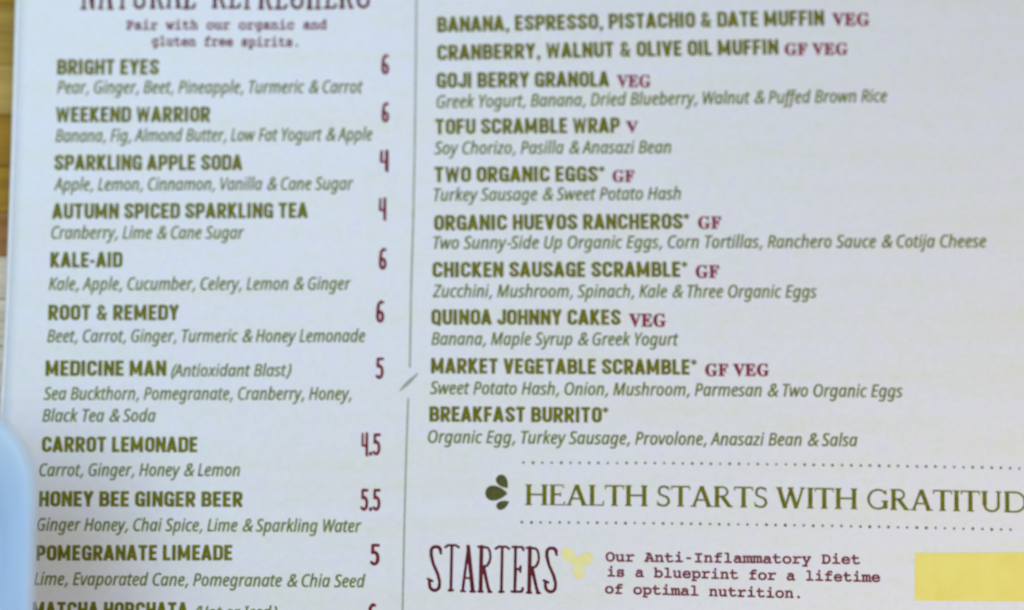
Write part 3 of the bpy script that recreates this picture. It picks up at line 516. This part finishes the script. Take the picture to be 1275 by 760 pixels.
# ------------------------------------------------------------------ menu card
menu = thing('menu', 'large white laminated restaurant menu printed with drinks and breakfast dishes, lying on the wooden table', 'menu')
EDGE_PTS = [(-103.67, 74.35), (-103.85, 64.02), (-103.8, 48.66), (-103.8, 31.76), (-103.89, 20.04), (-104.07, 1.76), (-104.48, -14.71), (-105.25, -35.92), (-106.07, -64.9), (-106.76, -83.94)]
def edge_u(v):
    P = sorted(EDGE_PTS, key=lambda p: p[1])
    if v <= P[0][1]:
        a, b = P[0], P[1]
    elif v >= P[-1][1]:
        a, b = P[-2], P[-1]
    else:
        a, b = next((P[i], P[i + 1]) for i in range(len(P) - 1) if P[i][1] <= v <= P[i + 1][1])
    return a[0] + (b[0] - a[0]) * (v - a[1]) / (b[1] - a[1])
# sheet: left edge as above, the other edges beyond the picture
VB, VT, UR = -165.0, 130.0, 150.0
NU, NV, TH = 90, 90, 0.0006
verts, faces = [], []
for layer in (0, 1):
    for j in range(NV + 1):
        v = VB + (VT - VB) * j / NV
        ul = edge_u(v)
        for i in range(NU + 1):
            u = ul + (UR - ul) * i / NU
            x, y, z = on_page(u, v, 0)
            verts.append((x, y, z - layer * TH))
off = (NU + 1) * (NV + 1)
I = lambda i, j: j * (NU + 1) + i
for j in range(NV):
    for i in range(NU):
        q = (I(i, j), I(i + 1, j), I(i + 1, j + 1), I(i, j + 1))
        faces.append(q); faces.append(tuple(off + k for k in q[::-1]))
for i in range(NU):
    faces.append((I(i + 1, 0), I(i, 0), off + I(i, 0), off + I(i + 1, 0)))
    faces.append((I(i, NV), I(i + 1, NV), off + I(i + 1, NV), off + I(i, NV)))
for j in range(NV):
    faces.append((I(0, j), I(0, j + 1), off + I(0, j + 1), off + I(0, j)))
    faces.append((I(NU, j + 1), I(NU, j), off + I(NU, j), off + I(NU, j + 1)))
link('paper_sheet', flat_mesh('paper_sheet', verts, faces), PAPER, menu)

# clear rim of the laminate, a thin rounded bead that catches the light
verts, faces = [], []
n, K = 120, 8
for j in range(n + 1):
    v = VB + (VT - VB) * j / n
    x, y, z = on_page(edge_u(v) + 0.42, v, -TH / 2)
    for k in range(K):
        a = 2 * math.pi * k / K
        verts.append((x + 0.00045 * math.cos(a), y, z + 0.00036 * math.sin(a)))
for j in range(n):
    for k in range(K):
        faces.append((j * K + k, j * K + (k + 1) % K, (j + 1) * K + (k + 1) % K, (j + 1) * K + k)[::-1])
link('laminate_edge', flat_mesh('laminate_edge', verts, faces), EDGE, menu)

for row in LINES:
    print_line(*row, menu)

def ribbon(name, pts, width, material, parent, taper=False, sub=6):
    verts, faces = [], []
    path = []
    for i in range(len(pts) - 1):
        for s in range(sub):
            t = s / sub
            path.append((pts[i][0] + (pts[i + 1][0] - pts[i][0]) * t, pts[i][1] + (pts[i + 1][1] - pts[i][1]) * t))
    path.append(pts[-1])
    for i, p in enumerate(path):
        a, b = path[max(0, i - 1)], path[min(len(path) - 1, i + 1)]
        L = math.dist(a, b); nx, ny = -(b[1] - a[1]) / L, (b[0] - a[0]) / L
        w = width / 2
        if taper: w *= 0.35 + 0.65 * math.sin(math.pi * i / (len(path) - 1))
        w *= 1 + random.uniform(-0.06, 0.06)
        verts += [on_page(p[0] + nx * w, p[1] + ny * w), on_page(p[0] - nx * w, p[1] - ny * w)]
    for i in range(len(path) - 1):
        faces.append((2 * i, 2 * i + 1, 2 * i + 3, 2 * i + 2))
    return link(name, flat_mesh(name, verts, faces), material, parent)
for seg in [[(-19.71, 70.65), (-19.92, 63.8), (-20.0, 47.66), (-20.1, 33.36), (-20.36, 17.5), (-20.71, 3.41), (-20.92, -12.74)], [(-21.22, -18.97), (-21.55, -29.42), (-21.87, -44.03), (-22.14, -61.74), (-22.28, -72.91)]]:
    ribbon('divider_line', seg, 0.40, INK['rule'], menu)
o = ribbon('divider_slash', [(-23.0, -17.49), (-19.23, -13.88)], 0.75, INK['rule'], menu, True, 14)
o['label'] = 'short slanting stroke in the gap of the divider line'

def dotted(pts, step, dia):
    (x0, y0), (xm, ym), (x1, y1) = pts
    # x-parametrised quadratic through three points
    def yy(x):
        return y0 * (x - xm) * (x - x1) / ((x0 - xm) * (x0 - x1)) + ym * (x - x0) * (x - x1) / ((xm - x0) * (xm - x1)) + y1 * (x - x0) * (x - xm) / ((x1 - x0) * (x1 - xm))
    rule = bpy.data.objects.new('dotted_rule', None); COL.objects.link(rule); rule.parent = menu
    x = x0
    while x <= x1 + 0.1:
        r = dia / 2 * random.uniform(0.82, 1.1); K = 12
        cx, cy = x + random.uniform(-.04, .04), yy(x) + random.uniform(-.03, .03)
        vs = [on_page(cx + r * math.cos(2 * math.pi * k / K), cy + r * math.sin(2 * math.pi * k / K)) for k in range(K)]
        link('dot', flat_mesh('dot', vs, [tuple(range(K))]), INK['dot'], rule)
        x += step
dotted([(2.37, -32.05), (72.8, -32.63), (128.06, -33.81)], 1.905, 0.60)
dotted([(2.04, -44.08), (72.54, -44.91), (101.72, -45.58)], 1.905, 0.60)

def emblem(leaves, widths, ink_name, label):
    em = bpy.data.objects.new('leaf_emblem', None); COL.objects.link(em); em.parent = menu; em['label'] = label
    for n_leaf, ((tail, tip), w) in enumerate(zip(leaves, widths)):
        L = math.dist(tail, tip); ux, uy = (tip[0] - tail[0]) / L, (tip[1] - tail[1]) / L
        K = 22; vs = []
        prof = []
        for k in range(K + 1):
            t = k / K
            prof.append((t, w / 2 * t ** 0.5 * (1 - t) ** 0.9 / 0.405))
        ring = [(t, h) for t, h in prof] + [(t, -h) for t, h in prof[::-1][1:-1]]
        for t, h in ring:
            vs.append(on_page(tail[0] + ux * t * L - uy * h, tail[1] + uy * t * L + ux * h, INK_LIFT * (1 + 0.5 * n_leaf)))
        link('leaf', flat_mesh('leaf', vs, [tuple(range(len(vs)))[::-1]]), INK[ink_name], em)
emblem([[(-5.47, -38.18), (-0.9, -38.26)], [(-2.86, -34.69), (-0.9, -37.2)], [(-3.1, -41.18), (-0.57, -39.88)]], (3.1, 2.2, 1.7), 'leaf', 'three dark moss leaves fanned out left of the motto')
emblem([[(10.34, -49.31), (13.26, -52.52)], [(16.36, -50.75), (12.28, -52.68)], [(13.9, -55.41), (12.77, -51.88)]], (2.6, 2.6, 2.2), 'pale_leaf', 'three pale yellow leaves beside STARTERS')

# printed yellow box
P = [(81.53, -50.14), (127.39, -49.95), (126.96, -60.03), (81.29, -59.66)]
verts, faces = [], []
NX, NY = 40, 10
for j in range(NY + 1):
    for i in range(NX + 1):
        s, t = i / NX, j / NY
        u = (P[0][0] * (1 - s) + P[1][0] * s) * (1 - t) + (P[3][0] * (1 - s) + P[2][0] * s) * t
        v = (P[0][1] * (1 - s) + P[1][1] * s) * (1 - t) + (P[3][1] * (1 - s) + P[2][1] * s) * t
        verts.append(on_page(u, v))
for j in range(NY):
    for i in range(NX):
        a = j * (NX + 1) + i
        faces.append((a, a + NX + 1, a + NX + 2, a + 1))
link('yellow_panel', flat_mesh('yellow_panel', verts, faces), INK['yellow_panel'], menu)

# ------------------------------------------------------------------ added rounded shape that makes the pale blue patch
blue_patch_shape = thing('blue_patch_shape', 'pale blue rounded square shape added for a blue patch over the left margin of the menu', 'blue_patch_shape')
def rounded_ring(cx, cy, hx, hy, r, z, K=10):
    out = []
    for qx, qy, a0 in ((1, 1, 0), (-1, 1, 90), (-1, -1, 180), (1, -1, 270)):
        for k in range(K + 1):
            a = R(a0 + 90 * k / K)
            out.append((cx + qx * (hx - r) + r * math.cos(a), cy + qy * (hy - r) + r * math.sin(a), z))
    return out
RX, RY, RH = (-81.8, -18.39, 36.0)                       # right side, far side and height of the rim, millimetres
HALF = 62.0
blue_patch_shape.location = ((RX - HALF) * MM, (RY - HALF) * MM, -0.0021)
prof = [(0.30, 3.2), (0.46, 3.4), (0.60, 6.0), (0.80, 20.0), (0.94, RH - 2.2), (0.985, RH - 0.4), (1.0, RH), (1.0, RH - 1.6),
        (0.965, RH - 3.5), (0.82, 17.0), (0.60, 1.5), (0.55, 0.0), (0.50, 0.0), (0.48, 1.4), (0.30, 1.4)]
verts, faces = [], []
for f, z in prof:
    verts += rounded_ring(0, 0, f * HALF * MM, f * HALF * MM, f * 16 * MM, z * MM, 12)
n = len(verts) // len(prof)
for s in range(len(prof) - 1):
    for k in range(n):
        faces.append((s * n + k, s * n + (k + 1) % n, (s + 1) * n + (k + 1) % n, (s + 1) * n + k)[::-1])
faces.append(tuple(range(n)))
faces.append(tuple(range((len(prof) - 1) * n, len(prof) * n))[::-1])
link('patch_bowl', flat_mesh('patch_bowl', verts, faces), PATCH_BLUE, blue_patch_shape)
